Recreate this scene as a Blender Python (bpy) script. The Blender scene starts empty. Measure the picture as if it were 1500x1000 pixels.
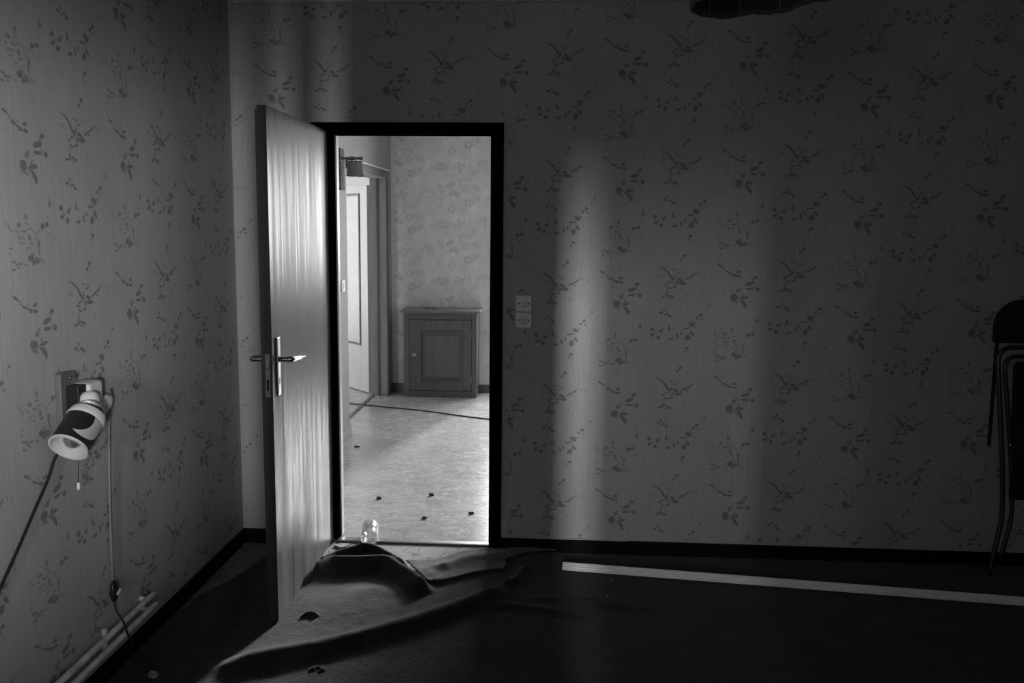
import bpy, bmesh, math, random
import numpy as np
from mathutils import Vector, Matrix
random.seed(7); np.random.seed(7)
S = bpy.context.scene
COL = S.collection
PI = math.pi

# ------------------------------------------------------------------ camera
YAW, PITCH, ROLL, F_PX, ZC = math.radians(3.2508), math.radians(6.5956), math.radians(0.5158), 1190.6, 1.618
Fv = Vector((-math.sin(YAW)*math.cos(PITCH), math.cos(YAW)*math.cos(PITCH), -math.sin(PITCH)))
R0 = Vector((math.cos(YAW), math.sin(YAW), 0)); U0 = R0.cross(Fv)
Rv = R0*math.cos(ROLL) + U0*math.sin(ROLL); Uv = -R0*math.sin(ROLL) + U0*math.cos(ROLL)
cd = bpy.data.cameras.new('camera'); cam = bpy.data.objects.new('camera', cd); COL.objects.link(cam)
cam.matrix_world = Matrix(((Rv.x, Uv.x, -Fv.x, 0), (Rv.y, Uv.y, -Fv.y, 0), (Rv.z, Uv.z, -Fv.z, ZC), (0, 0, 0, 1)))
cd.sensor_fit = 'HORIZONTAL'; cd.sensor_width = 36; cd.lens = 36*F_PX/1500; cd.shift_y = -37.3/1500
cd.clip_start = 0.05
S.camera = cam

# ------------------------------------------------------------------ light and exposure
S.view_settings.view_transform = 'Standard'; S.view_settings.look = 'None'
S.view_settings.exposure = 0.0; S.view_settings.gamma = 1; S.view_settings.use_curve_mapping = False
S.cycles.use_denoising = True
S.cycles.max_bounces = 10; S.cycles.diffuse_bounces = 5; S.cycles.transparent_max_bounces = 12
S.cycles.caustics_reflective = False; S.cycles.caustics_refractive = False
w = bpy.data.worlds.new('overcast_sky'); S.world = w; w.use_nodes = True
w.node_tree.nodes['Background'].inputs[0].default_value = (1, 1, 1, 1)
w.node_tree.nodes['Background'].inputs[1].default_value = 0.5

def area(name, loc, direction, sx, sy, power, spread=180):
    l = bpy.data.lights.new(name, 'AREA'); l.shape = 'RECTANGLE'; l.size = sx; l.size_y = sy
    l.energy = power; l.spread = math.radians(spread)
    o = bpy.data.objects.new(name, l); COL.objects.link(o); o.location = loc
    o.rotation_euler = Vector(direction).to_track_quat('-Z', 'Z').to_euler()
    return o
sd = bpy.data.lights.new('sun', 'SUN'); sd.energy = 7.5; sd.angle = math.radians(5)
so = bpy.data.objects.new('sun', sd); COL.objects.link(so)
so.rotation_euler = Vector((-0.27, -0.95, -0.30)).to_track_quat('-Z', 'Z').to_euler()
so.location = (2, 14, 5)
area('daylight_far_window', (0.1, 8.60, 2.00), (-.05, -1, -.12), 2.2, 1.9, 325, 160)
area('daylight_left_room', (-4.35, 7.6, 1.35), (1, 0, 0), 2.0, 1.4, 60)
area('daylight_right_window', (5.0, -1.0, 1.90), (-6.57, 3.1, -.40), 1.4, .5, 6, 60)
area('added_left_wall_beam', (2.20, -5.0, 2.0), (-3.77, 7.1, -.50), .45, .45, 19, 19)  # added narrow beam that brightens the left wall
area('added_rear_fill', (-0.75, -1.72, 1.75), (.34, 1, -.18), 0.8, 1.0, 3.0, 75)  # added fill lamp for the back wall, out of view
area('added_strip_beam', (0.30, -7.5, 2.62), (-.012, 1, -.12), 0.14, 0.9, 16, 30)  # added lamp outside; throws the bright wall strip through the curtain gap

# ------------------------------------------------------------------ node helpers
def g(v): return (v, v, v, 1)
class N:
    def __init__(s, name):
        s.m = bpy.data.materials.new(name); s.m.use_nodes = True; s.t = s.m.node_tree
        s.b = s.t.nodes['Principled BSDF']; s.L = s.t.links.new
    def n(s, typ, **kw):
        q = s.t.nodes.new(typ)
        for k, v in kw.items(): setattr(q, k, v)
        return q
    def val(s, sock, v):
        if isinstance(v, (int, float)): sock.default_value = v
        elif isinstance(v, tuple): sock.default_value = v
        else: s.L(v, sock)
    def math(s, op, a, b=None, c=None, clamp=False):
        q = s.n('ShaderNodeMath', operation=op); q.use_clamp = clamp
        s.val(q.inputs[0], a)
        if b is not None: s.val(q.inputs[1], b)
        if c is not None: s.val(q.inputs[2], c)
        return q.outputs[0]
    def pos(s, scale=(1, 1, 1), obj=False, rot=(0, 0, 0)):
        if obj: src = s.n('ShaderNodeTexCoord').outputs['Object']
        else: src = s.n('ShaderNodeNewGeometry').outputs['Position']
        m = s.n('ShaderNodeMapping'); s.L(src, m.inputs[0]); m.inputs['Scale'].default_value = scale
        m.inputs['Rotation'].default_value = rot
        return m.outputs[0]
    def noise(s, vec, scale, detail=3, rough=.5, dist=0):
        q = s.n('ShaderNodeTexNoise'); s.L(vec, q.inputs['Vector'])
        q.inputs['Scale'].default_value = scale; q.inputs['Detail'].default_value = detail
        q.inputs['Roughness'].default_value = rough; q.inputs['Distortion'].default_value = dist
        return q.outputs[0]
    def rng(s, v, a, b, c, d, smooth=False):
        q = s.n('ShaderNodeMapRange'); s.val(q.inputs[0], v)
        if smooth: q.interpolation_type = 'SMOOTHSTEP'
        for i, x in enumerate((a, b, c, d)): q.inputs[i+1].default_value = x
        return q.outputs[0]
    def col(s, v):
        q = s.n('ShaderNodeCombineColor'); [s.val(q.inputs[i], v) for i in range(3)]
        s.L(q.outputs[0], s.b.inputs['Base Color'])
    def bump(s, v, dist, strength=1):
        q = s.n('ShaderNodeBump'); q.inputs['Distance'].default_value = dist; q.inputs['Strength'].default_value = strength
        s.L(v, q.inputs['Height']); s.L(q.outputs[0], s.b.inputs['Normal'])
    def set(s, **kw):
        for k, v in kw.items(): s.b.inputs[k.replace('_', ' ')].default_value = v
        return s.m

def plain(name, base, rough=.6, metal=0, var=.12, scale=25, bump=0.0004, obj=False, stretch=(1, 1, 1), spec=.5):
    k = N(name); p = k.pos(stretch, obj)
    nz = k.noise(p, scale, 4, .6)
    k.col(k.rng(nz, .3, .7, base*(1-var), base*(1+var)))
    if bump: k.bump(nz, bump)
    k.b.inputs['Roughness'].default_value = rough; k.b.inputs['Metallic'].default_value = metal
    k.b.inputs['Specular IOR Level'].default_value = spec
    return k.m

def wallpaper(name, base, axis, rough=.62):
    """woven-look paper: fine vertical threads, faint blotches"""
    k = N(name)
    thin = k.noise(k.pos((220, 220, 6)), 1, 2, .6)
    fine = k.noise(k.pos((140, 140, 140)), 1, 1, .5)
    big = k.noise(k.pos((1, 1, .6)), 1.7, 3, .55)
    a = k.rng(thin, .25, .75, .90, 1.10)
    b = k.rng(fine, .3, .7, .95, 1.05)
    c = k.rng(big, .3, .7, .92, 1.08)
    v = k.math('MULTIPLY', k.math('MULTIPLY', a, b), k.math('MULTIPLY', c, base))
    k.col(v); k.bump(thin, .0006, .6)
    k.b.inputs['Roughness'].default_value = rough; k.b.inputs['Specular IOR Level'].default_value = .3
    return k.m

M = {}
PB = .45
M['paper'] = wallpaper('wallpaper_ground', PB, 0)
M['print_dark'] = wallpaper('wallpaper_print_dark', PB*.50, 0)
M['print_mid'] = wallpaper('wallpaper_print_middle', PB*.62, 0)
M['print_pale'] = wallpaper('wallpaper_print_pale', PB*.74, 0)
M['hall_paper'] = wallpaper('hall_wallpaper_ground', .68, 0)
M['hall_dark'] = wallpaper('hall_wallpaper_print_dark', .56, 0)
M['hall_mid'] = wallpaper('hall_wallpaper_print_middle', .61, 0)
M['hall_pale'] = wallpaper('hall_wallpaper_print_pale', .73, 0)
M['plaster'] = plain('bare_plaster', .55, .85, var=.15, scale=30)
M['hall_side'] = plain('hall_side_wall_paint', .30, .7, var=.06, scale=12)
M['white_paint'] = plain('white_paint', .72, .45, var=.05, scale=8)
M['ceiling'] = plain('ceiling_paint', .75, .9, var=.06, scale=6)
M['black_paint'] = plain('black_paint', .002, .8, var=.3, scale=15, spec=.0)
M['baseboard_paint'] = plain('dark_baseboard_paint', .006, .55, var=.6, scale=20, stretch=(.2, .2, 3), spec=.12)
M['hall_trim'] = plain('hall_brown_trim', .13, .55, var=.2, scale=18, stretch=(1, 1, .2))
M['hall_trim_light'] = plain('hall_pale_trim', .34, .5, var=.1, scale=18, stretch=(1, 1, .2))
M['chrome'] = plain('chrome', .38, .16, 1, var=.03, bump=0)
M['dull_metal'] = plain('dull_steel', .36, .35, 1, var=.15, scale=60, bump=0.0001)
M['brass'] = plain('aged_metal', .28, .4, 1, var=.2, scale=60)
M['plastic_white'] = plain('ivory_plastic', .88, .4, var=.05, scale=40, bump=0)
M['plastic_black'] = plain('black_plastic', .015, .35, var=.1, bump=0)
M['dark_hole'] = plain('dark_hole', .005, .9, var=.1, bump=0)
M['pipe'] = plain('painted_pipe', .80, .5, var=.35, scale=22)
M['cable_white'] = plain('white_cable', .26, .5, var=.1, bump=0)
M['cable_black'] = plain('black_cable', .012, .5, var=.1, bump=0)
M['lamp_cream'] = plain('cream_enamel', .72, .35, var=.04, bump=0)
M['board'] = plain('wooden_board', .15, .5, var=.25, scale=30, stretch=(1, 1, .15))
M['shade_hall'] = plain('linen_lampshade', .22, .9, var=.1, scale=90)
M['shade_trim'] = plain('lampshade_trim', .12, .9, var=.1, scale=90)
M['pendant_out'] = plain('pendant_fabric', .05, .9, var=.2, scale=50)
M['pendant_trim'] = plain('pendant_trim_tape', .08, .9, var=.3, scale=60)
M['chair_fabric'] = plain('dark_chair_cloth', .010, .85, var=.3, scale=80, bump=.001)
M['tube_dark'] = plain('chromed_tube', .10, .3, 1, var=.1, bump=0)
M['bar'] = plain('white_profile', .92, .45, var=.10, scale=14, stretch=(1, 8, 8))
M['debris'] = plain('crumpled_paper', .30, .8, var=.3, scale=60, bump=.003)
M['leaf_dry'] = plain('dry_crumb', .05, .8, var=.3, scale=60, bump=.003)
M['lino_bit'] = plain('broken_lino', .30, .6, var=.3, scale=50, bump=.002)

def wood(name, base, rough, streak=.35, scale=1.0, spec=.5, lin=.12):
    k = N(name)
    a = k.noise(k.pos((26*scale, 26*scale, .8*scale)), 1, 4, .65, .6)
    b = k.noise(k.pos((110*scale, 110*scale, 2.0*scale)), 1, 3, .6, .3)
    v = k.math('MULTIPLY', k.rng(a, .3, .7, 1-streak, 1+streak), k.rng(b, .3, .7, 1-lin, 1+lin))
    k.col(k.math('MULTIPLY', v, base))
    r = k.rng(a, .3, .7, rough-.08, rough+.12); k.L(r, k.b.inputs['Roughness'])
    k.bump(k.math('ADD', a, k.math('MULTIPLY', b, .5)), .0012, .7)
    k.b.inputs['Specular IOR Level'].default_value = spec
    return k.m
M['veneer'] = wood('door_veneer', .105, .40, .42, 1.0, .06)
M['door_edge'] = wood('door_edge', .045, .55, .4, 1.5, .3)
M['cab'] = wood('dark_cabinet_wood', .095, .32, .14, 1.0)
M['cab_panel'] = wood('dark_cabinet_panel_wood', .11, .45, .18, 1.0)
M['cab_top'] = plain('cabinet_top_wood', .16, .32, var=.2, scale=20, stretch=(.3, 3, 3))

def mat_hall_floor():
    k = N('hall_vinyl_floor')
    p = k.pos((1, 1, 1))
    a = k.noise(k.pos((1, 2.2, 1)), 4.5, 6, .7, 1.2)
    b = k.noise(k.pos((1, 2.5, 1)), 22, 4, .7, 1.5)
    v = k.math('MULTIPLY', k.rng(a, .3, .7, .72, 1.22), k.rng(b, .3, .7, .76, 1.22))
    k.col(k.math('MULTIPLY', v, .33))
    k.L(k.rng(b, .3, .7, .16, .34), k.b.inputs['Roughness'])
    k.bump(a, .002, .35)
    return k.m
M['hall_floor'] = mat_hall_floor()
def mat_bare():
    k = N('bare_cement_floor')
    p = k.pos()
    v = k.n('ShaderNodeTexVoronoi', feature='DISTANCE_TO_EDGE'); v.inputs['Scale'].default_value = 5
    d = k.n('ShaderNodeVectorMath', operation='ADD'); k.L(p, d.inputs[0])
    nn = k.n('ShaderNodeTexNoise'); nn.inputs['Scale'].default_value = 9; nn.inputs['Detail'].default_value = 5; k.L(p, nn.inputs['Vector'])
    sc = k.n('ShaderNodeVectorMath', operation='SCALE'); k.L(nn.outputs['Color'], sc.inputs[0]); sc.inputs['Scale'].default_value = .25
    k.L(sc.outputs[0], d.inputs[1]); k.L(d.outputs[0], v.inputs['Vector'])
    crack = k.rng(v.outputs['Distance'], 0.0, .022, .25, 1)
    nz = k.noise(p, 14, 5, .65)
    k.col(k.math('MULTIPLY', k.math('MULTIPLY', crack, k.rng(nz, .3, .7, .8, 1.2)), .20))
    k.bump(crack, .002, .8); k.b.inputs['Roughness'].default_value = .8
    return k.m
M['bare'] = mat_bare()
def mat_carpet(name, base, fib=.003):
    k = N(name)
    a = k.noise(k.pos(), 9, 5, .7); b = k.noise(k.pos(), 170, 3, .8); c = k.noise(k.pos(), 60, 3, .7)
    v = k.math('MULTIPLY', k.rng(a, .3, .7, .75, 1.3), k.rng(b, .35, .65, .4, 1.7))
    k.col(k.math('MULTIPLY', v, base)); k.b.inputs['Roughness'].default_value = .95
    k.b.inputs['Specular IOR Level'].default_value = .05; k.b.inputs['Sheen Weight'].default_value = .25; k.b.inputs['Sheen Roughness'].default_value = .4
    k.bump(k.math('ADD', b, c), fib, .8)
    return k.m
M['carpet'] = mat_carpet('dark_carpet', .026)
M['backing'] = mat_carpet('carpet_backing', .125, .0015)
def mat_glass(name, rough=.03, tint=.95, k0=.08, k1=.9, glossc=1.0):
    k = N(name)
    tr = k.n('ShaderNodeBsdfTransparent'); tr.inputs[0].default_value = g(tint)
    gl = k.n('ShaderNodeBsdfGlossy'); gl.inputs['Roughness'].default_value = rough; gl.inputs[0].default_value = g(glossc)
    lw = k.n('ShaderNodeLayerWeight'); lw.inputs[0].default_value = .35
    f = k.rng(lw.outputs['Facing'], 0, 1, k0, k1)
    mx = k.n('ShaderNodeMixShader'); k.L(f, mx.inputs[0]); k.L(tr.outputs[0], mx.inputs[1]); k.L(gl.outputs[0], mx.inputs[2])
    k.L(mx.outputs[0], k.t.nodes['Material Output'].inputs[0])
    return k.m
M['window_glass'] = mat_glass('window_glass', .0, .96, .04, .5)
M['bulb_glass'] = mat_glass('bulb_glass', .05, .80, .15, .9)
def mat_bottle():
    k = N('clear_bottle_plastic')
    tr = k.n('ShaderNodeBsdfTransparent'); tr.inputs[0].default_value = g(.90)
    gl = k.n('ShaderNodeBsdfGlossy'); gl.inputs['Roughness'].default_value = .12; gl.inputs[0].default_value = g(.38)
    df = k.n('ShaderNodeBsdfTranslucent'); df.inputs[0].default_value = g(.95)
    lw = k.n('ShaderNodeLayerWeight'); lw.inputs[0].default_value = .5
    nz = k.noise(k.pos(), 60, 2, .5); bp = k.n('ShaderNodeBump'); bp.inputs['Distance'].default_value = .003; k.L(nz, bp.inputs['Height'])
    for q in (gl, lw): k.L(bp.outputs[0], q.inputs['Normal'])
    m1 = k.n('ShaderNodeMixShader'); m1.inputs[0].default_value = .55; k.L(gl.outputs[0], m1.inputs[1]); k.L(df.outputs[0], m1.inputs[2])
    mx = k.n('ShaderNodeMixShader'); k.L(k.rng(lw.outputs['Facing'], .1, 1, .08, .95), mx.inputs[0])
    k.L(tr.outputs[0], mx.inputs[1]); k.L(m1.outputs[0], mx.inputs[2])
    k.L(mx.outputs[0], k.t.nodes['Material Output'].inputs[0])
    return k.m
M['bottle'] = mat_bottle()
def mat_frost():
    k = N('patterned_frosted_glass')
    nz = k.noise(k.pos((1, 1, .45)), 38, 3, .6, 2.5)
    k.col(k.rng(nz, .35, .65, .78, 1.0)); k.bump(nz, .004, .7)
    k.b.inputs['Roughness'].default_value = .3; k.b.inputs['Transmission Weight'].default_value = .45
    return k.m
M['frost'] = mat_frost()

# ------------------------------------------------------------------ mesh helpers
def obj(name, bm, mats, parent=None, smooth=False, bevel=0, loc=None):
    me = bpy.data.meshes.new(name); bm.normal_update(); bm.to_mesh(me); bm.free()
    for m in (mats if isinstance(mats, (list, tuple)) else [mats]): me.materials.append(m)
    o = bpy.data.objects.new(name, me); COL.objects.link(o)
    if smooth:
        for p in me.polygons: p.use_smooth = True
    if bevel:
        b = o.modifiers.new('bevel', 'BEVEL'); b.width = bevel; b.segments = 2; b.limit_method = 'ANGLE'
    if parent: o.parent = parent; o.matrix_parent_inverse = parent.matrix_basis.inverted()
    if loc is not None: o.location = loc
    return o
def thing(name, label, cat, loc=(0, 0, 0), group=None):
    o = bpy.data.objects.new(name, None); COL.objects.link(o); o.location = loc; o.empty_display_size = .05
    o['label'] = label; o['category'] = cat
    if group: o['group'] = group
    return o
def tag(o, label, cat, group=None):
    o['label'] = label; o['category'] = cat
    if group: o['group'] = group
    return o
def struct(o): o['kind'] = 'structure'; return o
def box(bm, x0, x1, y0, y1, z0, z1, mi=0):
    vs = [bm.verts.new((x, y, z)) for x in (x0, x1) for y in (y0, y1) for z in (z0, z1)]
    for f in ((0, 1, 3, 2), (4, 6, 7, 5), (0, 4, 5, 1), (2, 3, 7, 6), (0, 2, 6, 4), (1, 5, 7, 3)):
        bm.faces.new([vs[i] for i in f]).material_index = mi
    return vs
def BX(*a):
    bm = bmesh.new(); box(bm, *a); return bm
def prism(bm, poly, p2w, depth, mi=0):
    """poly in 2D, p2w(u, v, d) -> world"""
    a = [bm.verts.new(p2w(u, v, 0)) for u, v in poly]; b = [bm.verts.new(p2w(u, v, depth)) for u, v in poly]
    n = len(poly)
    bm.faces.new(a).material_index = mi; bm.faces.new(b[::-1]).material_index = mi
    for i in range(n): bm.faces.new((a[i], a[(i+1) % n], b[(i+1) % n], b[i])).material_index = mi
    bmesh.ops.recalc_face_normals(bm, faces=bm.faces)
def spline(pts, n=8):
    P = [Vector(p) for p in pts]
    if len(P) < 3: return P
    Q = [P[0]*2-P[1]] + P + [P[-1]*2-P[-2]]; out = []
    for i in range(1, len(Q)-2):
        for k in range(n):
            t = k/n; a, b, c, d = Q[i-1], Q[i], Q[i+1], Q[i+2]
            out.append(.5*((2*b)+(c-a)*t+(2*a-5*b+4*c-d)*t*t+(3*b-a-3*c+d)*t**3))
    return out+[P[-1]]
def tube(bm, pts, r, seg=10, mi=0, cap=True):
    P = [Vector(p) for p in pts]; rings = []; prev = None
    for i, p in enumerate(P):
        t = (P[min(i+1, len(P)-1)]-P[max(i-1, 0)]).normalized()
        if prev is None: a = t.orthogonal().normalized()
        else: a = (prev-t*prev.dot(t)).normalized()
        prev = a; b = t.cross(a); rr = r[i] if isinstance(r, (list, tuple)) else r
        rings.append([bm.verts.new(p+a*math.cos(2*PI*k/seg)*rr+b*math.sin(2*PI*k/seg)*rr) for k in range(seg)])
    for A, B in zip(rings, rings[1:]):
        for k in range(seg): bm.faces.new((A[k], A[(k+1) % seg], B[(k+1) % seg], B[k])).material_index = mi
    if cap: bm.faces.new(rings[0][::-1]).material_index = mi; bm.faces.new(rings[-1]).material_index = mi
def TB(pts, r, seg=10):
    bm = bmesh.new(); tube(bm, pts, r, seg); return bm
def lathe(bm, prof, o, axis, seg=32, mod=None, mi=0, cap=False):
    """prof: list of (radius, distance along axis)"""
    o = Vector(o); ax = Vector(axis).normalized(); a = ax.orthogonal().normalized(); b = ax.cross(a); rings = []
    for i, (r, t) in enumerate(prof):
        ring = []
        for k in range(seg):
            th = 2*PI*k/seg; rr, tt = (r, t) if mod is None else mod(i, r, t, th)
            ring.append(bm.verts.new(o+ax*tt+a*math.cos(th)*rr+b*math.sin(th)*rr))
        rings.append(ring)
    for A, B in zip(rings, rings[1:]):
        for k in range(seg): bm.faces.new((A[k], A[(k+1) % seg], B[(k+1) % seg], B[k])).material_index = mi
    if cap: bm.faces.new(rings[0][::-1]).material_index = mi; bm.faces.new(rings[-1]).material_index = mi
    bmesh.ops.recalc_face_normals(bm, faces=bm.faces)
def LT(prof, o, axis, seg=32, mod=None, cap=False):
    bm = bmesh.new(); lathe(bm, prof, o, axis, seg, mod, 0, cap); return bm

# ------------------------------------------------------------------ the setting
XL, XR, YB, YH, YF, H = -1.57, 2.70, -1.50, 3.874, 7.60, 2.645
YH2 = 4.0
JL, JR, JH = -1.130, -0.296, 2.07         # rough opening of the doorway

# printed flowers: (cx, cy, length, width, angle, tone) in print units, 1313 per metre
FA = [(335,150,52,8,35,0),(312,138,40,4,20,1),(360,175,36,10,58,0),(375,196,26,11,40,0),(391,206,16,15,0,0),(430,210,36,14,20,0),(445,232,42,17,5,0),
 (480,200,46,7,-30,0),(515,182,30,8,-40,0),(535,168,18,6,-50,1),(420,170,26,5,0,1),(395,150,22,5,42,1),(350,240,20,7,0,0),(366,226,14,8,-30,0),
 (400,258,28,8,-15,0),(365,262,26,7,20,0),(355,285,32,5,80,1),(350,310,28,8,60,0),(330,320,26,8,-10,0),(380,315,42,8,20,0),(375,328,24,6,10,1),
 (455,62,19,15,-30,0),(433,87,15,10,-40,0),(444,74,22,3,-50,1),(412,228,18,10,60,1),(400,190,20,6,-50,1),(300,180,34,4,-5,2),(308,192,26,4,10,2),
 (560,170,26,4,70,2),(585,180,30,4,85,2),(480,300,8,14,0,2),(412,150,24,4,20,2),(440,160,22,4,-30,2),(500,205,18,5,10,1),(405,240,20,6,30,1),(385,222,20,7,70,1)]
FB = [(668,128,30,9,28,0),(690,142,22,4,30,1),(720,168,28,9,20,0),(742,178,18,6,15,0),(757,186,17,13,0,0),(785,165,24,11,-10,0),(785,190,28,11,10,0),
 (890,200,23,15,0,0),(876,214,20,5,60,1),(857,236,50,19,-15,0),(855,268,46,12,0,0),(880,262,24,5,-20,1),(906,271,21,19,0,0),(786,281,22,22,0,1),(798,270,26,8,-60,1),
 (762,323,38,36,0,0),(760,345,24,12,20,1),(825,325,46,15,-5,0),(826,360,50,18,55,0),(836,376,26,12,75,0),(800,340,22,8,30,1),(815,308,24,6,-40,1),(780,352,16,7,60,1),
 (740,160,22,4,40,2),(700,155,24,4,10,2)]
FD = [(320,420,22,9,10,0),(338,404,20,6,60,0),(360,426,24,7,20,0),(376,440,20,10,10,0),(345,432,14,5,-20,1),(265,525,20,19,0,0),(270,560,22,15,-10,0),(305,575,19,19,0,0),
 (288,548,20,4,60,1),(320,536,22,13,-30,0),(332,524,16,5,-60,1),(374,515,32,9,88,0),(390,526,16,5,40,1),(388,581,30,10,-15,0),(429,565,32,8,80,0),(452,548,16,8,60,0),
 (515,490,36,20,30,0),(535,482,24,5,-10,1),(478,515,30,7,0,0),(500,512,22,8,30,1),(495,571,26,30,0,1),(490,575,20,26,20,0),(520,550,30,13,45,0),(512,536,20,7,10,1),
 (546,449,13,11,0,0),(571,429,18,15,0,0),(560,440,16,3,-40,1),(578,456,10,8,0,1),(608,380,13,10,0,1),(592,402,20,3,-60,2),(490,641,20,12,0,0),(478,662,10,7,0,1),(490,680,10,4,60,2),(480,655,12,4,80,1)]
FC = [(715,551,22,14,0,1),(745,575,32,6,10,1),(760,518,12,24,0,1),(775,600,14,22,0,1),(830,630,12,30,10,1),(775,681,28,22,0,0),(810,690,32,22,20,1),(792,700,18,14,0,0),
 (670,690,32,8,10,1),(690,702,24,7,-10,1),(712,700,20,8,0,1),(668,720,24,8,10,1),(860,557,20,17,0,0),(888,550,20,14,0,0),(875,553,24,3,0,1),(913,466,18,20,0,1),(914,440,6,18,0,2),
 (650,550,42,4,50,2),(665,570,30,5,40,2),(785,622,22,8,0,1),(745,706,26,5,0,2),(725,620,40,4,0,2),(760,545,26,5,20,2),(775,565,28,5,-10,2),(800,575,22,4,40,2),(820,610,20,5,60,2),
 (735,600,22,6,30,2),(700,575,24,5,30,2),(712,600,16,10,0,2),(760,640,26,5,-20,2),(800,650,24,5,60,2),(830,660,26,7,80,1),(840,690,18,12,0,2),(650,660,20,5,50,2),(660,640,22,5,10,2),
 (815,590,14,4,80,2),(840,574,30,3,-40,2),(790,665,20,6,40,1),(700,714,16,6,20,1),(905,590,10,8,0,2),(900,520,12,6,30,2),(860,700,10,6,0,2)]
PATTERN = [(x+725 if x < 590 else x, y-42 if x < 590 else y, a, b, c, t) for x, y, a, b, c, t in FA+FD] + FB+FC
def leaf(bm, p2w, cu, cv, a, b, ang, mi, lift):
    n = 8 if b/a > .5 else 6
    co, si = math.cos(ang), math.sin(ang); vs = []
    for k in range(n):
        th = 2*PI*k/n; j = random.uniform(.85, 1.12)
        x = math.cos(th)*a*.5*j; y = math.sin(th)*b*.5*j
        vs.append(bm.verts.new(p2w(cu+x*co-y*si, cv+x*si+y*co, lift)))
    f = bm.faces.new(vs); f.material_index = mi
def print_flowers(bm, p2w, u0, u1, v0, v1, flip=1, holes=()):
    W, HH, sc = .55, .533, 1/1313
    for n in range(math.floor((u0-.70)/W)-1, math.ceil((u1-.70)/W)+1):
        sh = .037*n + (.31 if n >= 1 else 0)
        for m in range(-4, 5):
            for i, (x, y, a, b, c, t) in enumerate(PATTERN):
                u = .70 + n*W + (x-590)*sc*.98 + random.uniform(-.0012, .0012)
                v = 1.36 + .0 + sh - (y-210)*sc + m*HH + .0
                if u < u0+.01 or u > u1-.01 or v < v0+.01 or v > v1-.01: continue
                if any(h[0]-.012 < u < h[1]+.012 and h[2]-.012 < v < h[3]+.012 for h in holes): continue
                leaf(bm, p2w, u, v, (a*1.18+3)*sc, (b*1.2+3.6)*sc, math.radians(-c), 1+t, .0004+.00001*(i % 7))
PAPERS = [M['paper'], M['print_dark'], M['print_mid'], M['print_pale']]

# wall with the doorway
bm = bmesh.new()
box(bm, XL, JL-.046, YH, YH2, 0, H); box(bm, JR, XR, YH, YH2, 0, H); box(bm, JL-.046, JR, YH, YH2, JH, H)
print_flowers(bm, lambda u, v, d: (u, YH-d, v), XL, 2.35, .07, H, holes=[(JL-.04, JR+.04, 0, JH+.02), (-.205, -.12, 1.11, 1.27), (-.29, -.235, .06, .30)])
obj('wall_back', bm, PAPERS); struct(bpy.data.objects['wall_back'])
# torn paper beside the frame
pl = [(-.268, .075), (-.238, .075), (-.243, .10), (-.238, .125), (-.246, .16), (-.262, .20), (-.257, .245), (-.262, .255), (-.25, .292), (-.268, .295)]
bm = bmesh.new(); prism(bm, pl, lambda u, v, d: (u, YH-d, v), .0015); obj('exposed_plaster', bm, M['plaster'], bpy.data.objects['wall_back'])
# left wall; one plane from this room into the corridor
bm = bmesh.new(); box(bm, XL-.14, XL, YB, YH2, 0, H)
print_flowers(bm, lambda u, v, d: (XL+d, 2.05+u, v), -.25, 1.80, .07, H)
k = N('wallpaper_scuffed'); k.col(k.rng(k.noise(k.pos(), 40, 4), .3, .7, .42, .55)); k.b.inputs['Roughness'].default_value = .8
wl = struct(obj('wall_left', bm, PAPERS))
bm = bmesh.new(); pl = [(2.758+.028*math.cos(t)*(1+.1*math.sin(3*t)), 1.435+.048*math.sin(t)*(1+.1*math.cos(5*t))) for t in [i*PI/9 for i in range(18)]]
prism(bm, pl, lambda u, v, d: (XL+d, u, v), .0003)
kk = N('wallpaper_pale_scuff'); kk.col(kk.rng(kk.noise(kk.pos((60, 60, 60)), 1, 4), .3, .7, .40, .50)); obj('pale_scuff', bm, kk.m, wl)
# right and rear walls with their windows and an opening added for light
bm = bmesh.new(); wy0, wy1, wz0, wz1 = -1.0, .47, 1.46, 2.10
box(bm, XR, XR+.15, YB, wy0, 0, H); box(bm, XR, XR+.15, wy1, YH2, 0, H); box(bm, XR, XR+.15, wy0, wy1, 0, wz0); box(bm, XR, XR+.15, wy0, wy1, wz1, H)
struct(obj('wall_right', bm, M['paper']))
bm = bmesh.new(); rx0, rx1, rz0, rz1 = -.12, .95, .75, 2.15
qx0, qx1, qz0, qz1 = -1.22, -.346, 1.15, 2.56
box(bm, XL-.14, qx0, YB-.15, YB, 0, H); box(bm, qx1, rx0, YB-.15, YB, 0, H); box(bm, qx0, qx1, YB-.15, YB, 0, qz0); box(bm, qx0, qx1, YB-.15, YB, qz1, H); box(bm, rx1, XR+.15, YB-.15, YB, 0, H); box(bm, rx0, rx1, YB-.15, YB, 0, rz0); box(bm, rx0, rx1, YB-.15, YB, rz1, H)
struct(obj('wall_rear', bm, M['paper']))
def window(name, fr, mat, glassbm):
    o = struct(obj(name, fr, mat)); obj('pane', glassbm, M['window_glass'], o); return o
bm = bmesh.new(); f = .05
for a in ((wy0, wy0+f, wz0, wz1), (wy1-f, wy1, wz0, wz1), (wy0, wy1, wz0, wz0+f), (wy0, wy1, wz1-f, wz1)): box(bm, XR+.06, XR+.11, *a)
window('window_1', bm, M['white_paint'], BX(XR+.08, XR+.084, wy0+f, wy1-f, wz0+f, wz1-f))
bm = bmesh.new()
for a in ((rx0, rx0+f, rz0, rz1), (rx1-f, rx1, rz0, rz1), (rx0, rx1, rz0, rz0+f), (rx0, rx1, rz1-f, rz1)): box(bm, a[0], a[1], YB-.11, YB-.06, a[2], a[3])
window('window_2', bm, M['white_paint'], BX(rx0+f, rx1-f, YB-.084, YB-.08, rz0+f, rz1-f))
bm = bmesh.new()
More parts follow.
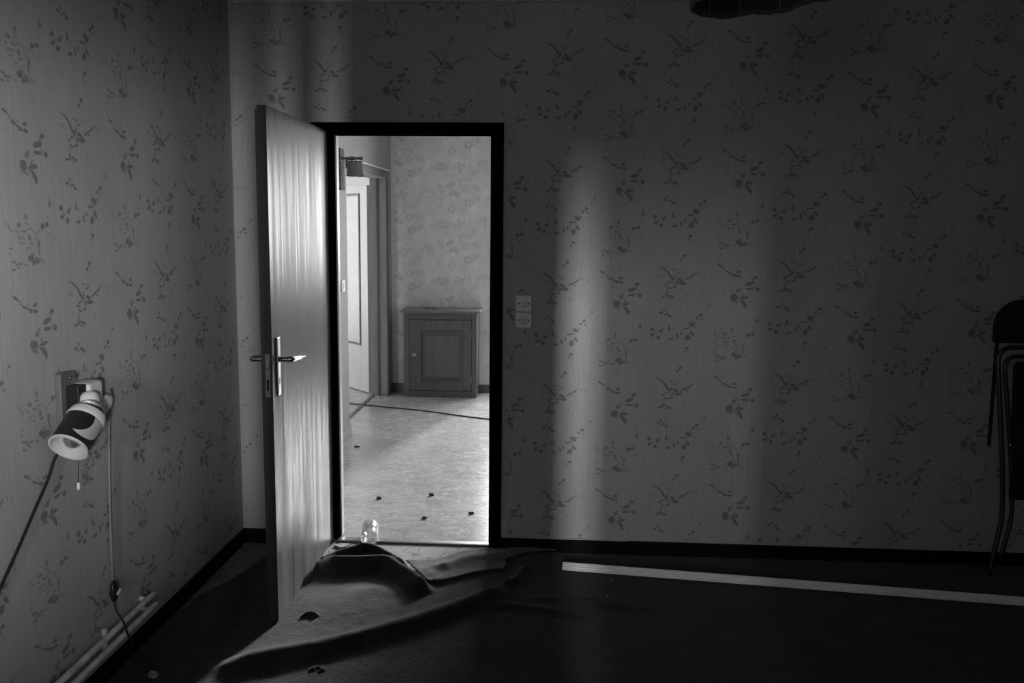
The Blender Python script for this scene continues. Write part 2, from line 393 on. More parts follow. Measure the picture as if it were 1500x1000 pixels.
for a in ((qx0, qx0+f, qz0, qz1), (qx1-f, qx1, qz0, qz1), (qx0, qx1, qz0, qz0+f), (qx0, qx1, qz1-f, qz1), (-.515, -.452, qz0, qz1), (-.62, -.585, qz0, qz1), (-.72, -.70, qz0, qz1)): box(bm, a[0], a[1], YB-.11, YB-.06, a[2], a[3])  # extra upright bars added to break the light into streaks
window('added_streak_window', bm, M['white_paint'], BX(qx0+f, qx1-f, YB-.084, YB-.08, qz0+f, qz1-f))  # unseen window added to let fill light reach the back wall
def mat_sheer():
    k = N('light_softening_cloth')
    tr = k.n('ShaderNodeBsdfTransparent'); tr.inputs[0].default_value = g(.9)
    mx = k.n('ShaderNodeMixShader'); mx.inputs[0].default_value = .44
    k.L(tr.outputs[0], mx.inputs[1]); k.L(k.b.outputs[0], mx.inputs[2]); k.L(mx.outputs[0], k.t.nodes['Material Output'].inputs[0])
    return k.set(Base_Color=g(.3), Roughness=.9)
M['sheer'] = mat_sheer()
def curtain(x0, x1, label, mat, dy=0):
    n = 40; bm = bmesh.new(); fr = []; bk = []
    for i in range(n+1):
        x = x0+(x1-x0)*i/n; y = YB+.055+dy+.020*math.sin(i*1.25)
        fr.append((bm.verts.new((x, y+.002, .55)), bm.verts.new((x, y+.002, 2.3)))); bk.append((bm.verts.new((x, y-.002, .55)), bm.verts.new((x, y-.002, 2.3))))
    for L in (fr, bk):
        for a, b in zip(L, L[1:]): bm.faces.new((a[0], b[0], b[1], a[1]))
    for e in (0, n): bm.faces.new((fr[e][0], fr[e][1], bk[e][1], bk[e][0]))
    o = obj('curtain', bm, mat, smooth=True); tag(o, label, 'curtain', 'curtains on the rear window')
curtain(-.22, .160, 'dark curtain panel on the rear window, toward the left wall', M['chair_fabric'])
curtain(.650, 1.12, 'unseen second sheer layer added to dim the light from the rear window, nearest the right wall', M['sheer'], .045)  # added layer, evens out the light patch on the back wall
curtain(.240, 1.10, 'unseen sheer panel added to soften the light from the rear window, toward the right wall', M['sheer'])  # added sheer, spreads a broad soft patch on the back wall

# floors and ceilings
struct(obj('floor', BX(XL-.14, XR+.15, YB-.15, 3.93, -.12, 0), M['bare']))
fl = struct(obj('floor', BX(-4.6, 2.5, 3.93, 9.5, -.12, .003), M['hall_floor'])); fl.name = 'floor_hall'
struct(obj('ceiling', BX(-4.6, XR+.15, YB-.15, 9.5, H, H+.1), M['ceiling']))
# threshold strip
bm = bmesh.new(); box(bm, JL+.03, JR-.03, 3.905, 3.945, -.002, .010)
obj('trim_1', bm, M['dull_metal'], bevel=.004); struct(bpy.data.objects['trim_1'])
# baseboards
struct(obj('baseboard_back', BX(JR+.03, XR, YH-.014, YH, 0, .066), M['baseboard_paint'], bevel=.002))
struct(obj('baseboard_pale_line', BX(JR+.035, .36, YH-.010, YH, .0662, .0705), M['plaster']))  # thin pale line along the top of the baseboard
struct(obj('baseboard_back_left', BX(XL, JL-.056, YH-.014, YH, 0, .072), M['baseboard_paint'], bevel=.002))
struct(obj('baseboard_left', BX(XL, XL+.014, YB, YH, 0, .072), M['baseboard_paint'], bevel=.002))
struct(obj('trim_3', BX(XL+.002, 2.7, YH-.012, YH, H-.022, H), M['plaster'], bevel=.003))
# black door frame (casing stands proud of the wall, lining inside the opening)
bm = bmesh.new(); y0, y1 = YH-.018, YH2+.012
box(bm, JL-.056, JL-.046, y0, y1, 0, JH+.008); box(bm, JL-.046, JL+.033, YH+.056, y1, 0, JH+.008); box(bm, JL-.046, JL+.033, y0, YH+.056, 2.05, JH+.008); box(bm, JR-.030, JR+.030, y0, y1, 0, JH+.008); box(bm, JL+.033, JR-.030, y0, y1, 2.03, JH+.008)
fr = struct(obj('door_1', bm, M['black_paint'], bevel=.003))
bm = bmesh.new(); box(bm, JL+.033, JL+.040, YH2-.030, YH2+.010, .01, 2.028)
obj('lit_jamb_strip', bm, M['hall_trim_light'], fr)  # paler strip imitates window light falling on the jamb
obj('strike_plate', BX(JR-.032, JR-.0295, YH+.01, YH+.035, .98, 1.14), M['dull_metal'], fr)

# ------------------------------------------------------------------ corridor and hall beyond
HXR = 2.2
bm = bmesh.new()
wx0, wx1, fz0, fz1 = -.615, .62, .05, 2.20
box(bm, -1.715, wx0, YF, YF+.14, 0, H); box(bm, wx1, HXR+.1, YF, YF+.14, 0, H); box(bm, wx0, wx1, YF, YF+.14, fz1, H); box(bm, wx0, wx1, YF, YF+.14, 0, fz0)
# large-flowered print
random.seed(3)
def hall_print(bm, p2w, u0, u1, v0, v1):
    mot = []
    for i in range(64):
        cu, cv = random.random()*.53, random.random()*.53; k_ = random.random(); t = random.choice([1, 1, 2, 2, 3])
        if k_ < .18:      # open blossom
            for q in range(5): mot.append((cu+.022*math.cos(q*1.257), cv+.022*math.sin(q*1.257), .034, .024, q*1.257, t))
            mot.append((cu, cv, .014, .014, 0, 3))
        elif k_ < .5:     # big leaf with curved tip
            a_ = random.random()*PI; mot.append((cu, cv, .075, .030, a_, t)); mot.append((cu+.03*math.cos(a_+.3), cv+.03*math.sin(a_+.3), .04, .014, a_+.6, t))
        elif k_ < .75:    # curved tendril
            a_ = random.random()*PI*2
            for q in range(6): mot.append((cu+.035*math.cos(a_+q*.4), cv+.035*math.sin(a_+q*.4), .018, .005, a_+q*.4+PI/2, 2))
        else: mot.append((cu, cv, .03, .022, random.random()*3, t))
    for n in range(-3, 3):
        for m in range(-1, 6):
            for i, (a_, b_, l_, w_, an, t) in enumerate(mot):
                u, v = u0+.05+a_+n*.53, b_+m*.53+(n % 2)*.26
                if u0+.04 < u < u1-.04 and v0+.04 < v < v1-.04: leaf(bm, p2w, u, v, l_*1.45, w_*1.7, an, t, .0004+.000008*i)
hall_print(bm, lambda u, v, d: (u, YF-d, v), -1.575, wx0, .07, H)
struct(obj('wall_hall_far', bm, [M['hall_paper'], M['hall_dark'], M['hall_mid'], M['hall_pale']]))
# hall left wall with wide opening to the left room
bm = bmesh.new(); OY0, OY1, OZ = 5.99, 7.37, 2.02
box(bm, -1.715, -1.575, YH2, OY0, 0, H); box(bm, -1.715, -1.575, OY1, YF, 0, H); box(bm, -1.715, -1.575, OY0, OY1, OZ, H)
struct(obj('wall_hall_left', bm, M['hall_side']))
bm = bmesh.new()
box(bm, HXR, HXR+.1, YH2, YF, 0, H); struct(obj('wall_hall_right', bm, M['white_paint']))
# far French window
bm = bmesh.new(); f = .045
for a in ((wx0, wx0+f, fz0, fz1), (wx1-f, wx1, fz0, fz1), (wx0, wx1, fz0, fz0+.09), (wx0, wx1, fz1-f, fz1)): box(bm, a[0], a[1], YF+.05, YF+.10, a[2], a[3])
window('window_3', bm, M['white_paint'], BX(wx0+f, wx1-f, YF+.07, YF+.074, fz0+.09, fz1-f))
# baseboards in the hall
struct(obj('baseboard_hall_far', BX(-1.575, wx0, YF-.014, YF, .003, .075), M['hall_trim'], bevel=.002))
struct(obj('baseboard_hall_left', BX(-1.575, -1.560, YH2+.02, OY0+.004, .003, .075), M['hall_trim_light'], bevel=.002))
struct(obj('baseboard_hall_corner', BX(-1.575, -1.560, OY1+.07, YF-.014, .003, .085), M['hall_trim'], bevel=.002))
# frame of the wide opening: stop, reveal lining, casing
bm = bmesh.new()
box(bm, -1.72, -1.57, OY1-.022, OY1+.002, .003, OZ); box(bm, -1.72, -1.57, OY0+.02, OY1-.022, OZ-.022, OZ+.002)
df = struct(obj('door_2', bm, M['hall_trim_light'], bevel=.002))
obj('door_stop', BX(-1.655, -1.635, OY1-.036, OY1-.020, .003, OZ-.02), M['hall_trim'], df)
bm = bmesh.new(); box(bm, -1.5755, -1.558, OY1-.012, OY1+.05, .003, OZ+.045); box(bm, -1.5755, -1.558, OY0-.0, OY1-.012, OZ-.012, OZ+.045)
obj('door_casing', bm, M['hall_trim'], df, bevel=.004)
obj('casing_top_highlight', BX(-1.5755, -1.550, OY0, OY1+.055, OZ+.045, OZ+.057), M['white_paint'], df, bevel=.002)  # white strip painted in for the backlit top edge of the casing
for z in (1.80, .21):
    h_ = obj('hinge', TB([(-1.725, OY1-.012, z-.05), (-1.725, OY1-.012, z+.05)], .011, 10), M['chrome'], df)
struct(obj('trim_4', BX(-1.725, -1.690, OY0-.1, OY1+.05, .002, .010), M['hall_trim'], bevel=.003))
# glazed door leaf opened into the left room
lx, ly = -1.735, 7.445; dx, dy = -.7071, .7071; nx, ny = -.7071, -.7071
def lf(u, v, d): return (lx+dx*u+nx*d, ly+dy*u+ny*d, v)
dl = thing('glazed_door', 'white inner door with a tall frosted glass pane, standing open beyond the wide opening', 'door', (lx, ly, .01))
def fbox(bm, u0, u1, v0, v1, d0, d1):
    vs = [bm.verts.new(lf(u, v, d)) for u in (u0, u1) for d in (d0, d1) for v in (v0, v1)]
    for q in ((0, 1, 3, 2), (4, 6, 7, 5), (0, 4, 5, 1), (2, 3, 7, 6), (0, 2, 6, 4), (1, 5, 7, 3)): bm.faces.new([vs[i] for i in q])
    bmesh.ops.recalc_face_normals(bm, faces=bm.faces)
bm = bmesh.new()
fbox(bm, 0, .14, .012, 1.940, 0, .038); fbox(bm, .62, .76, .012, 1.940, 0, .038); fbox(bm, .14, .62, 1.855, 1.940, 0, .038); fbox(bm, .14, .62, .012, .46, 0, .038)
obj('door_leaf', bm, plain('pale_door_paint', .50, .4, var=.04, scale=8), dl, bevel=.002)
bm = bmesh.new()
fbox(bm, .128, .145, .448, 1.867, .034, .046); fbox(bm, .615, .632, .448, 1.867, .034, .046); fbox(bm, .145, .615, 1.85, 1.867, .034, .046); fbox(bm, .145, .615, .448, .465, .034, .046)
obj('glazing_bead', bm, M['hall_trim'], dl)
bm = bmesh.new(); fbox(bm, .14, .62, .46, 1.855, .014, .022); obj('pane', bm, M['frost'], dl)
# left room shell
bm = bmesh.new(); box(bm, -4.6, -1.715, 9.3, 9.5, 0, H); box(bm, -1.715, -1.575, YF+.14, 9.5, 0, H)
struct(obj('wall_side_room_far', bm, M['white_paint']))
bm = bmesh.new(); box(bm, -4.6, -4.45, 5.0, 6.5, 0, H); box(bm, -4.6, -4.45, 8.7, 9.3, 0, H); box(bm, -4.6, -4.45, 6.5, 8.7, 0, .6); box(bm, -4.6, -4.45, 6.5, 8.7, 2.15, H); box(bm, -4.6, -1.715, 4.85, 5.0, 0, H)
struct(obj('wall_side_room_left', bm, M['white_paint']))
bm = bmesh.new()
for a in ((6.5, 6.55, .6, 2.15), (8.65, 8.7, .6, 2.15), (6.55, 8.65, .6, .65), (6.55, 8.65, 2.1, 2.15)): box(bm, -4.56, -4.5, *a)
window('window_4', bm, M['white_paint'], BX(-4.54, -4.536, 6.55, 8.65, .65, 2.1))

# ------------------------------------------------------------------ panelled cabinet
cb = thing('cabinet', 'low dark wooden cabinet with one panelled door against the far patterned wall', 'cabinet', (-1.08, 7.45, .003))
x0, x1, cy0, cy1 = -1.412, -.738, 7.33, 7.585
bm = bmesh.new()
box(bm, x0, x1, cy0+.022, cy1, .003, .775)
box(bm, x0, -1.360, cy0, cy0+.024, .003, .775); box(bm, -.786, x1, cy0, cy0+.024, .003, .775)
box(bm, -1.360, -.786, cy0, cy0+.024, .725, .775); box(bm, -1.360, -.786, cy0, cy0+.024, .003, .062)
obj('carcass', bm, M['cab'], cb, bevel=.004)
bm = bmesh.new(); box(bm, x0-.012, x1+.012, cy0-.012, cy1, .775, .790); box(bm, x0-.032, x1+.032, cy0-.032, cy1, .790, .812)
obj('cabinet_top', bm, M['cab_top'], cb, bevel=.006)
bm = bmesh.new(); a0, a1, b0, b1 = -1.357, -.789, .066, .721
box(bm, a0, -1.262, cy0-.006, cy0+.016, b0, b1); box(bm, -.858, a1, cy0-.006, cy0+.016, b0, b1)
box(bm, -1.262, -.858, cy0-.006, cy0+.016, .622, b1); box(bm, -1.262, -.858, cy0-.006, cy0+.016, b0, .150)
cdr = obj('cabinet_door', bm, M['cab'], cb, bevel=.003)
bm = bmesh.new()
for a in ((-1.262, -1.246, .150, .622), (-.874, -.858, .150, .622), (-1.246, -.874, .606, .622), (-1.246, -.874, .150, .166)): box(bm, a[0], a[1], cy0-.013, cy0+.010, a[2], a[3])
obj('moulding', bm, M['cab'], cdr, bevel=.005)
bm = bmesh.new(); box(bm, -1.246, -.874, cy0+.006, cy0+.016, .166, .606); box(bm, -1.222, -.898, cy0-.002, cy0+.012, .190, .582)
obj('door_panel', bm, M['cab_panel'], cdr, bevel=.006)
bm = bmesh.new(); lathe(bm, [(.018, 0), (.022, .003), (.019, .007), (.012, .006), (.009, .010), (.004, .016), (.0005, .017)], (-1.313, cy0-.006, .393), (0, -1, 0), 20)
obj('knob', bm, M['brass'], cdr, smooth=True)
for z in (.17, .60): obj('hinge', TB([(-.7875, cy0-.004, z-.03), (-.7875, cy0-.004, z+.03)], .006, 8), M['brass'], cb)
bm = bmesh.new(); box(bm, -1.235, -1.175, 7.42, 7.48, .8125, .827); tag(obj('small_box', bm, M['board'], bevel=.002), 'small flat dark box lying on top of the cabinet', 'box')
bm = bmesh.new(); lathe(bm, [(.0005, 0), (.012, 0), (.013, .006), (.010, .012), (.0005, .013)], (-1.148, 7.45, .8125), (0, 0, 1), 14)
tag(obj('bottle_lid', bm, M['board'], smooth=True), 'tiny round dark lid beside the flat box on the cabinet', 'lid')

# ------------------------------------------------------------------ wall lamp in the hall
wl_ = thing('wall_lamp', 'rustic wall lamp with carved board, turned arm and small linen shade', 'lamp', (-1.575, 5.80, 1.83))
bm = bmesh.new(); prof = [(5.755+.006*math.sin(i*2.1), 1.835+i*.0146) for i in range(21)]; rp = [(5.865+.008*math.sin(i*1.9), 1.835+i*.0146) for i in range(20, -1, -1)]
prism(bm, prof+rp, lambda u, v, d: (-1.574+d, u, v), .022); obj('back_board', bm, M['shade_trim'], wl_, bevel=.002)
for z in (1.90, 1.96, 2.02): 
    bm = bmesh.new(); lathe(bm, [(.010, 0), (.009, .006), (.0005, .008)], (-1.552, 5.81, z), (1, 0, 0), 10); obj('stud', bm, M['brass'], wl_, smooth=True)
bm = bmesh.new(); lathe(bm, [(.013, 0), (.008, .02), (.010, .05), (.015, .075), (.009, .095), (.008, .12), (.013, .135), (.013, .15), (.0005, .152)], (-1.552, 5.8, 2.058), (1, 0, 0), 16)
obj('arm', bm, M['board'], wl_, smooth=True)
obj('shade_stem', TB([(-1.455, 5.8, 2.055), (-1.455, 5.8, 1.97)], .006, 8), M['board'], wl_)
bm = bmesh.new(); lathe(bm, [(.066, 1.932), (.049, 2.036), (.047, 2.036), (.064, 1.932)], (-1.455, 5.8, 0), (0, 0, 1), 32); 
sh = obj('lamp_shade', bm, M['shade_hall'], wl_, smooth=True)
for r_, z in ((.0665, 1.934), (.050, 2.034)):
    bm = bmesh.new(); lathe(bm, [(r_+.0002, z-.003), (r_+.001, z), (r_+.0002, z+.003)], (-1.455, 5.8, 0), (0, 0, 1), 32); obj('shade_trim', bm, M['shade_trim'], sh)
bm = bmesh.new(); bmesh.ops.create_uvsphere(bm, u_segments=16, v_segments=10, radius=.022, matrix=Matrix.Translation((-1.455, 5.8, 1.95))); obj('bulb', bm, M['plastic_white'], wl_, smooth=True)
# light switch on that wall
sw = thing('light_switch', 'small pale light switch low on the grey corridor wall', 'switch', (-1.575, 5.86, 1.10))
obj('switch_plate', BX(-1.5745, -1.565, 5.80, 5.885, 1.10, 1.185), M['plastic_white'], sw, bevel=.003)
obj('rocker', BX(-1.566, -1.560, 5.825, 5.860, 1.12, 1.165), M['plastic_white'], sw, bevel=.002)

# cable across the hall floor
tag(obj('floor_cable', TB(spline([(-2.5, 7.08, .010), (-1.856, 6.973, .010), (-1.516, 6.872, .010), (-1.169, 6.776, .008), (-.888, 6.654, .008), (-.548, 6.519, .008), (.1, 6.35, .008)]), .0055, 8), M['cable_black'], smooth=True),
    'thin dark cable running across the glossy hall floor', 'cable')
# crumbs on the hall floor
def crumb(name, label, loc, s, mat, cat='debris', seed=0, group=None):
    random.seed(seed); bm = bmesh.new(); bmesh.ops.create_icosphere(bm, subdivisions=2, radius=1)
    for v in bm.verts:
        r_ = .7+.6*random.random(); v.co = Vector((v.co.x*s[0]*r_+loc[0], v.co.y*s[1]*r_+loc[1], max(0, v.co.z*s[2]*r_+s[2]*.6)+loc[2]))
    o = obj(name, bm, mat, smooth=False); tag(o, label, cat, group); return o
gc = 'dark crumbs on the hall floor'
crumb('dry_crumb', 'dark crumb on the hall floor nearest the black door frame corner at left', (-1.03, 4.55, .003), (.016, .008, .008), M['leaf_dry'], seed=1, group=gc)
crumb('dry_crumb', 'dark crumb on the hall floor, farthest one in the middle of the doorway', (-.733, 4.635, .003), (.016, .010, .009), M['leaf_dry'], seed=2, group=gc)
crumb('dry_crumb', 'dark crumb on the hall floor, nearest to the threshold strip', (-.711, 4.256, .003), (.014, .008, .008), M['leaf_dry'], seed=3, group=gc)
crumb('dry_crumb', 'dark crumb on the hall floor beside the right door jamb', (-.466, 4.35, .003), (.015, .008, .008), M['leaf_dry'], seed=4, group=gc)
crumb('dry_crumb', 'tiny dark crumb beyond the end of the corridor wall', (-1.426, 5.622, .003), (.022, .010, .006), M['leaf_dry'], seed=5, group=gc)

# ------------------------------------------------------------------ open wooden door
HX, HY, AN = -1.1206, 3.866, math.radians(91.06)
ex, ey = -math.cos(AN), -math.sin(AN)           # from hinge to free edge
px_, py_ = -ey, ex                               # +x side (towards the viewer's right)
if px_ < 0: px_, py_ = -px_, -py_
def dr(u, v, d): return (HX+ex*u+px_*d, HY+ey*u+py_*d, v)
def dbox(bm, u0, u1, d0, d1, v0, v1):
    vs = [bm.verts.new(dr(u, v, d)) for u in (u0, u1) for d in (d0, d1) for v in (v0, v1)]
    for q in ((0, 1, 3, 2), (4, 6, 7, 5), (0, 4, 5, 1), (2, 3, 7, 6), (0, 2, 6, 4), (1, 5, 7, 3)): bm.faces.new([vs[i] for i in q])
    bmesh.ops.recalc_face_normals(bm, faces=bm.faces)
do = thing('wooden_door', 'open flush wooden door with streaky glossy veneer, ajar against the left side', 'door', (HX, HY, .012))
W = .811
bm = bmesh.new(); dbox(bm, -.050, W, -.0345, -.0006, .012, 2.045); obj('door_core', bm, M['door_edge'], do, bevel=.001)
bm = bmesh.new(); dbox(bm, -.050, W-.001, -.0006, .0012, .012, 2.045); obj('veneer_face', bm, M['veneer'], do)
bm = bmesh.new(); dbox(bm, .018, W-.016, -.048, -.0345, .025, 2.032); obj('rebated_back', bm, M['door_edge'], do, bevel=.001)
# mortise lock
bm = bmesh.new(); dbox(bm, W-.001, W+.0015, -.026, -.008, .93, 1.10); fp = obj('lock_faceplate', bm, M['brass'], do)
bm = bmesh.new(); dbox(bm, W+.0015, W+.010, -.023, -.011, 1.045, 1.072); obj('latch', bm, M['dull_metal'], fp, bevel=.003)
bm = bmesh.new(); dbox(bm, W+.0012, W+.0022, -.021, -.013, .955, 1.0); obj('bolt_slot', bm, M['dark_hole'], fp)
for sgn, d0 in ((1, .0012), (-1, -.048)):
    bm = bmesh.new(); dd = (d0, d0+sgn*.007)
    dbox(bm, .728, .764, min(dd), max(dd), .925, 1.158)
    p_ = obj('handle_plate', bm, M['dull_metal'], do, bevel=.004)
    bm = bmesh.new(); q = d0+sgn*.0072; dbox(bm, .742, .750, min(q, q+sgn*.0004), max(q, q+sgn*.0004), .972, .998); obj('keyhole', bm, M['dark_hole'], p_)
    bm = bmesh.new(); c0 = d0+sgn*.007
    pts = [dr(.746, 1.07, c0), dr(.746, 1.07, c0+sgn*.035), dr(.742, 1.070, c0+sgn*.045), dr(.70, 1.066, c0+sgn*.048), dr(.62, 1.057, c0+sgn*.048), dr(.545, 1.050, c0+sgn*.046)]
    tube(bm, spline(pts, 4), [.010]*4+[.011]*4+[.0125]*4+[.0115, .011, .0105, .010]+[.009, .0075, .0065, .0055]+[.0035], 12)
    obj('lever', bm, M['chrome'], p_, smooth=True)
for z in (.22, 1.05, 1.85):
    obj('hinge', TB([dr(-.052, z-.045, -.010), dr(-.052, z+.045, -.010)], .006, 10), M['black_paint'], do, smooth=True)

# ------------------------------------------------------------------ switch and socket beside the door
s1 = thing('light_switch', 'square ivory light switch with two screws, above the socket by the door', 'switch', (-.163, YH, 1.196))
obj('switch_plate', BX(-.201, -.1255, YH-.011, YH-.0004, 1.194, 1.269), M['plastic_white'], s1, bevel=.003)
obj('toggle', BX(-.170, -.156, YH-.017, YH-.011, 1.217, 1.243), M['plastic_white'], s1, bevel=.002)
bm = bmesh.new(); box(bm, -.172, -.154, YH-.0114, YH-.010, 1.2155, 1.2195); box(bm, -.1555, -.1535, YH-.0114, YH-.010, 1.217, 1.244); obj('toggle_gap', bm, M['dark_hole'], s1)
for x in (-.188, -.139):
    bm = bmesh.new(); lathe(bm, [(.0042, 0), (.0038, .0008), (.0005, .0009)], (x, YH-.011, 1.231), (0, -1, 0), 10); obj('screw', bm, M['dark_hole'], s1)
s2 = thing('wall_socket', 'square ivory wall socket with round recess, directly below the switch', 'socket', (-.163, YH, 1.117))
obj('socket_plate', BX(-.201, -.1255, YH-.011, YH-.0004, 1.115, 1.187), M['plastic_white'], s2, bevel=.003)
bm = bmesh.new(); lathe(bm, [(.0225, .0003), (.0215, .0012), (.0200, .0010), (.0195, -.002), (.0005, -.002)], (-.1635, YH-.011, 1.150), (0, -1, 0), 28); rc = obj('socket_recess', bm, M['plastic_white'], s2)
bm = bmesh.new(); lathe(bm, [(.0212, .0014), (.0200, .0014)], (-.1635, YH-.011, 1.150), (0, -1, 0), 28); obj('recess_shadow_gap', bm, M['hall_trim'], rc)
for x, z in ((-.173, 1.152), (-.153, 1.152), (-.163, 1.140)):
    bm = bmesh.new(); lathe(bm, [(.0036, 0), (.0034, .0006), (.0005, .0007)], (x, YH-.0122, z), (0, -1, 0), 10); obj('contact_hole', bm, M['dark_hole'], rc)
for x in (-.189, -.139):
    bm = bmesh.new(); lathe(bm, [(.0036, 0), (.0034, .0008), (.0005, .0009)], (x, YH-.011, 1.151), (0, -1, 0), 10); obj('screw', bm, M['dark_hole'], s2)

# ------------------------------------------------------------------ swivelling wall spot on the left wall
sl = thing('wall_spotlight', 'swivelling wall spotlight with black and cream drum shade on the left wall', 'lamp', (XL, 2.46, .86))
bm = bmesh.new(); prism(bm, [(2.414, .87), (2.502, .87), (2.502, 1.115), (2.494, 1.128), (2.482, 1.132), (2.43, 1.136), (2.416, 1.13)], lambda u, v, d: (XL+.0005+d, u, v), .020); obj('back_board', bm, M['board'], sl, bevel=.003)
bm = bmesh.new(); bmesh.ops.create_uvsphere(bm, u_segments=12, v_segments=8, radius=.006, matrix=Matrix.Translation((XL+.022, 2.462, 1.112))); obj('nail', bm, M['chrome'], sl, smooth=True)
obj('switch_box', BX(XL+.0205, XL+.062, 2.440, 2.484, .985, 1.090), M['plastic_black'], sl, bevel=.003)
bm = bmesh.new(); box(bm, XL+.001, XL+.072, 2.485, 2.565, 1.010, 1.090); obj('wall_bracket', bm, M['lamp_cream'], sl, bevel=.012)
JT = Vector((-1.490, 2.458, 1.020))
bm = bmesh.new(); lathe(bm, [(.0005, -.030), (.016, -.028), (.027, -.018), (.031, 0), (.030, .010), (.030, .020), (.018, .028), (.012, .04), (.012, .06)], JT+Vector((0, .01, .02)), (.1, -.05, -1), 28); obj('ball_joint', bm, M['lamp_cream'], sl, smooth=True)
MC = Vector((-1.478, 2.325, .926)); AX = Vector((-.05, -.80, -.60)).normalized()
def mat_shade():
    k = N('black_and_cream_enamel')
    pos = k.n('ShaderNodeNewGeometry').outputs['Position']
    def dist(c):
        q = k.n('ShaderNodeVectorMath', operation='DISTANCE'); k.L(pos, q.inputs[0]); q.inputs[1].default_value = c; return q.outputs['Value']
    P0 = dist(tuple(MC-AX*.085+Vector((.025, -.045, .045)))); P1 = dist(tuple(MC-AX*.075+Vector((.05, -.02, .03))))
    inner = k.math('GREATER_THAN', P0, .046); outer = k.math('LESS_THAN', P1, .059)
    v = k.math('MULTIPLY', inner, outer)
    k.col(k.rng(v, 0, 1, .018, .50)); k.b.inputs['Roughness'].default_value = .35
    return k.m
R_ = .057; Lg = .130
sd_ = obj('drum_shade', LT([(R_, 0), (R_, -Lg+.02), (R_*.97, -Lg+.006), (R_*.90, -Lg), (.012, -Lg-.004), (.012, -Lg)], MC, AX, 48), mat_shade(), sl, smooth=True)
obj('reflector', LT([(R_-.002, 0), (R_-.003, -.03), (R_-.012, -.08), (.022, -.13), (.004, -.135)], MC, AX, 48), M['lamp_cream'], sd_, smooth=True)
obj('front_rim', LT([(R_-.003, -.004), (R_-.003, .003), (R_+.002, .003), (R_+.002, -.004)], MC, AX, 48), M['lamp_cream'], sd_)
obj('rear_rim', LT([(R_+.0002, -Lg+.030), (R_+.0022, -Lg+.026), (R_+.001, -Lg+.014), (R_*.96, -Lg+.002)], MC, AX, 48), M['lamp_cream'], sd_, smooth=True)
obj('bulb', LT([(.0005, -.002), (.012, -.004), (.024, -.014), (.031, -.030), (.031, -.045), (.024, -.065), (.014, -.085), (.012, -.12)], MC, AX, 28), M['bulb_glass'], sl, smooth=True)
obj('bulb_socket', LT([(.014, -.095), (.016, -.10), (.016, -.13)], MC, AX, 20), M['dull_metal'], sl, smooth=True)
RC = MC-AX*Lg
obj('rear_cap', LT([(.050, -.004), (.046, .012), (.030, .035), (.022, .055), (.0005, .058)], RC, (-.12, .93, .20), 24), M['lamp_cream'], sl, smooth=True)
obj('tail_socket', LT([(.014, 0), (.020, .03), (.024, .06), (.020, .085), (.008, .10), (.0005, .102)], (-1.530, 2.575, .960), (-.05, .62, .38), 20), M['lamp_cream'], sl, smooth=True)
obj('screw', LT([(.008, 0), (.008, .006), (.0005, .009)], (XL+.0005, 2.632, 1.045), (1, 0, 0), 12), M['chrome'], sl, smooth=True)
pc = obj('pull_cord', TB([(-1.478, 2.375, .885), (-1.478, 2.366, .800)], .0012, 6), M['cable_black'], sl)
obj('cord_pull', LT([(.0005, 0), (.0045, -.001), (.0048, -.022), (.0005, -.024)], (-1.478, 2.366, .803), (0, 0, 1), 12), M['plastic_white'], pc, smooth=True)
# cables
tag(obj('lamp_cord', TB(spline([(-1.530, 2.655, 1.03), (-1.545, 2.690, .99), (-1.556, 2.688, .92), (-1.556, 2.672, .72), (-1.558, 2.667, .52), (-1.558, 2.664, .345)]), .0042, 8), M['cable_white'], smooth=True),
    'thin pale lamp cord hanging straight down the left wall', 'cord')
isw = thing('inline_switch', 'black oval inline switch hanging on the lamp cord above the pipes', 'switch', (-1.553, 2.662, .26))
bm = bmesh.new(); bmesh.ops.create_uvsphere(bm, u_segments=20, v_segments=14, radius=1, matrix=Matrix.Translation((-1.553, 2.662, .307)) @ Matrix.Diagonal((.0125, .020, .040, 1))); obj('switch_body', bm, M['plastic_black'], isw, smooth=True)
bm = bmesh.new(); prism(bm, [(2.653, .302), (2.657, .296), (2.678, .306), (2.675, .313)], lambda u, v, d: (-1.5405+d, u, v), .006); obj('slider', bm, M['plastic_white'], isw)
tag(obj('lower_cord', TB(spline([(-1.554, 2.662, .270), (-1.545, 2.655, .24), (-1.520, 2.650, .205), (-1.510, 2.66, .15), (-1.512, 2.69, .10), (-1.525, 2.70, .05), (-1.525, 2.71, .022), (-1.50, 2.72, .019), (-1.46, 2.70, .019), (-1.43, 2.64, .019), (-1.41, 2.55, .019)]), .0036, 8), M['cable_black'], smooth=True),
    'black cord below the inline switch crossing the pipes to the floor', 'cord')
tag(obj('black_cable', TB(spline([(XL+.03, 2.40, .905), (XL+.014, 2.375, .875), (XL+.012, 2.34, .82), (XL+.010, 2.27, .745), (XL+.010, 2.20, .672), (XL+.010, 2.12, .594), (XL+.012, 2.02, .50), (XL+.012, 1.85, .36)]), .0045, 8), M['cable_black'], smooth=True),
    'black cable slanting down the left wall from the spotlight to the picture edge', 'cable')
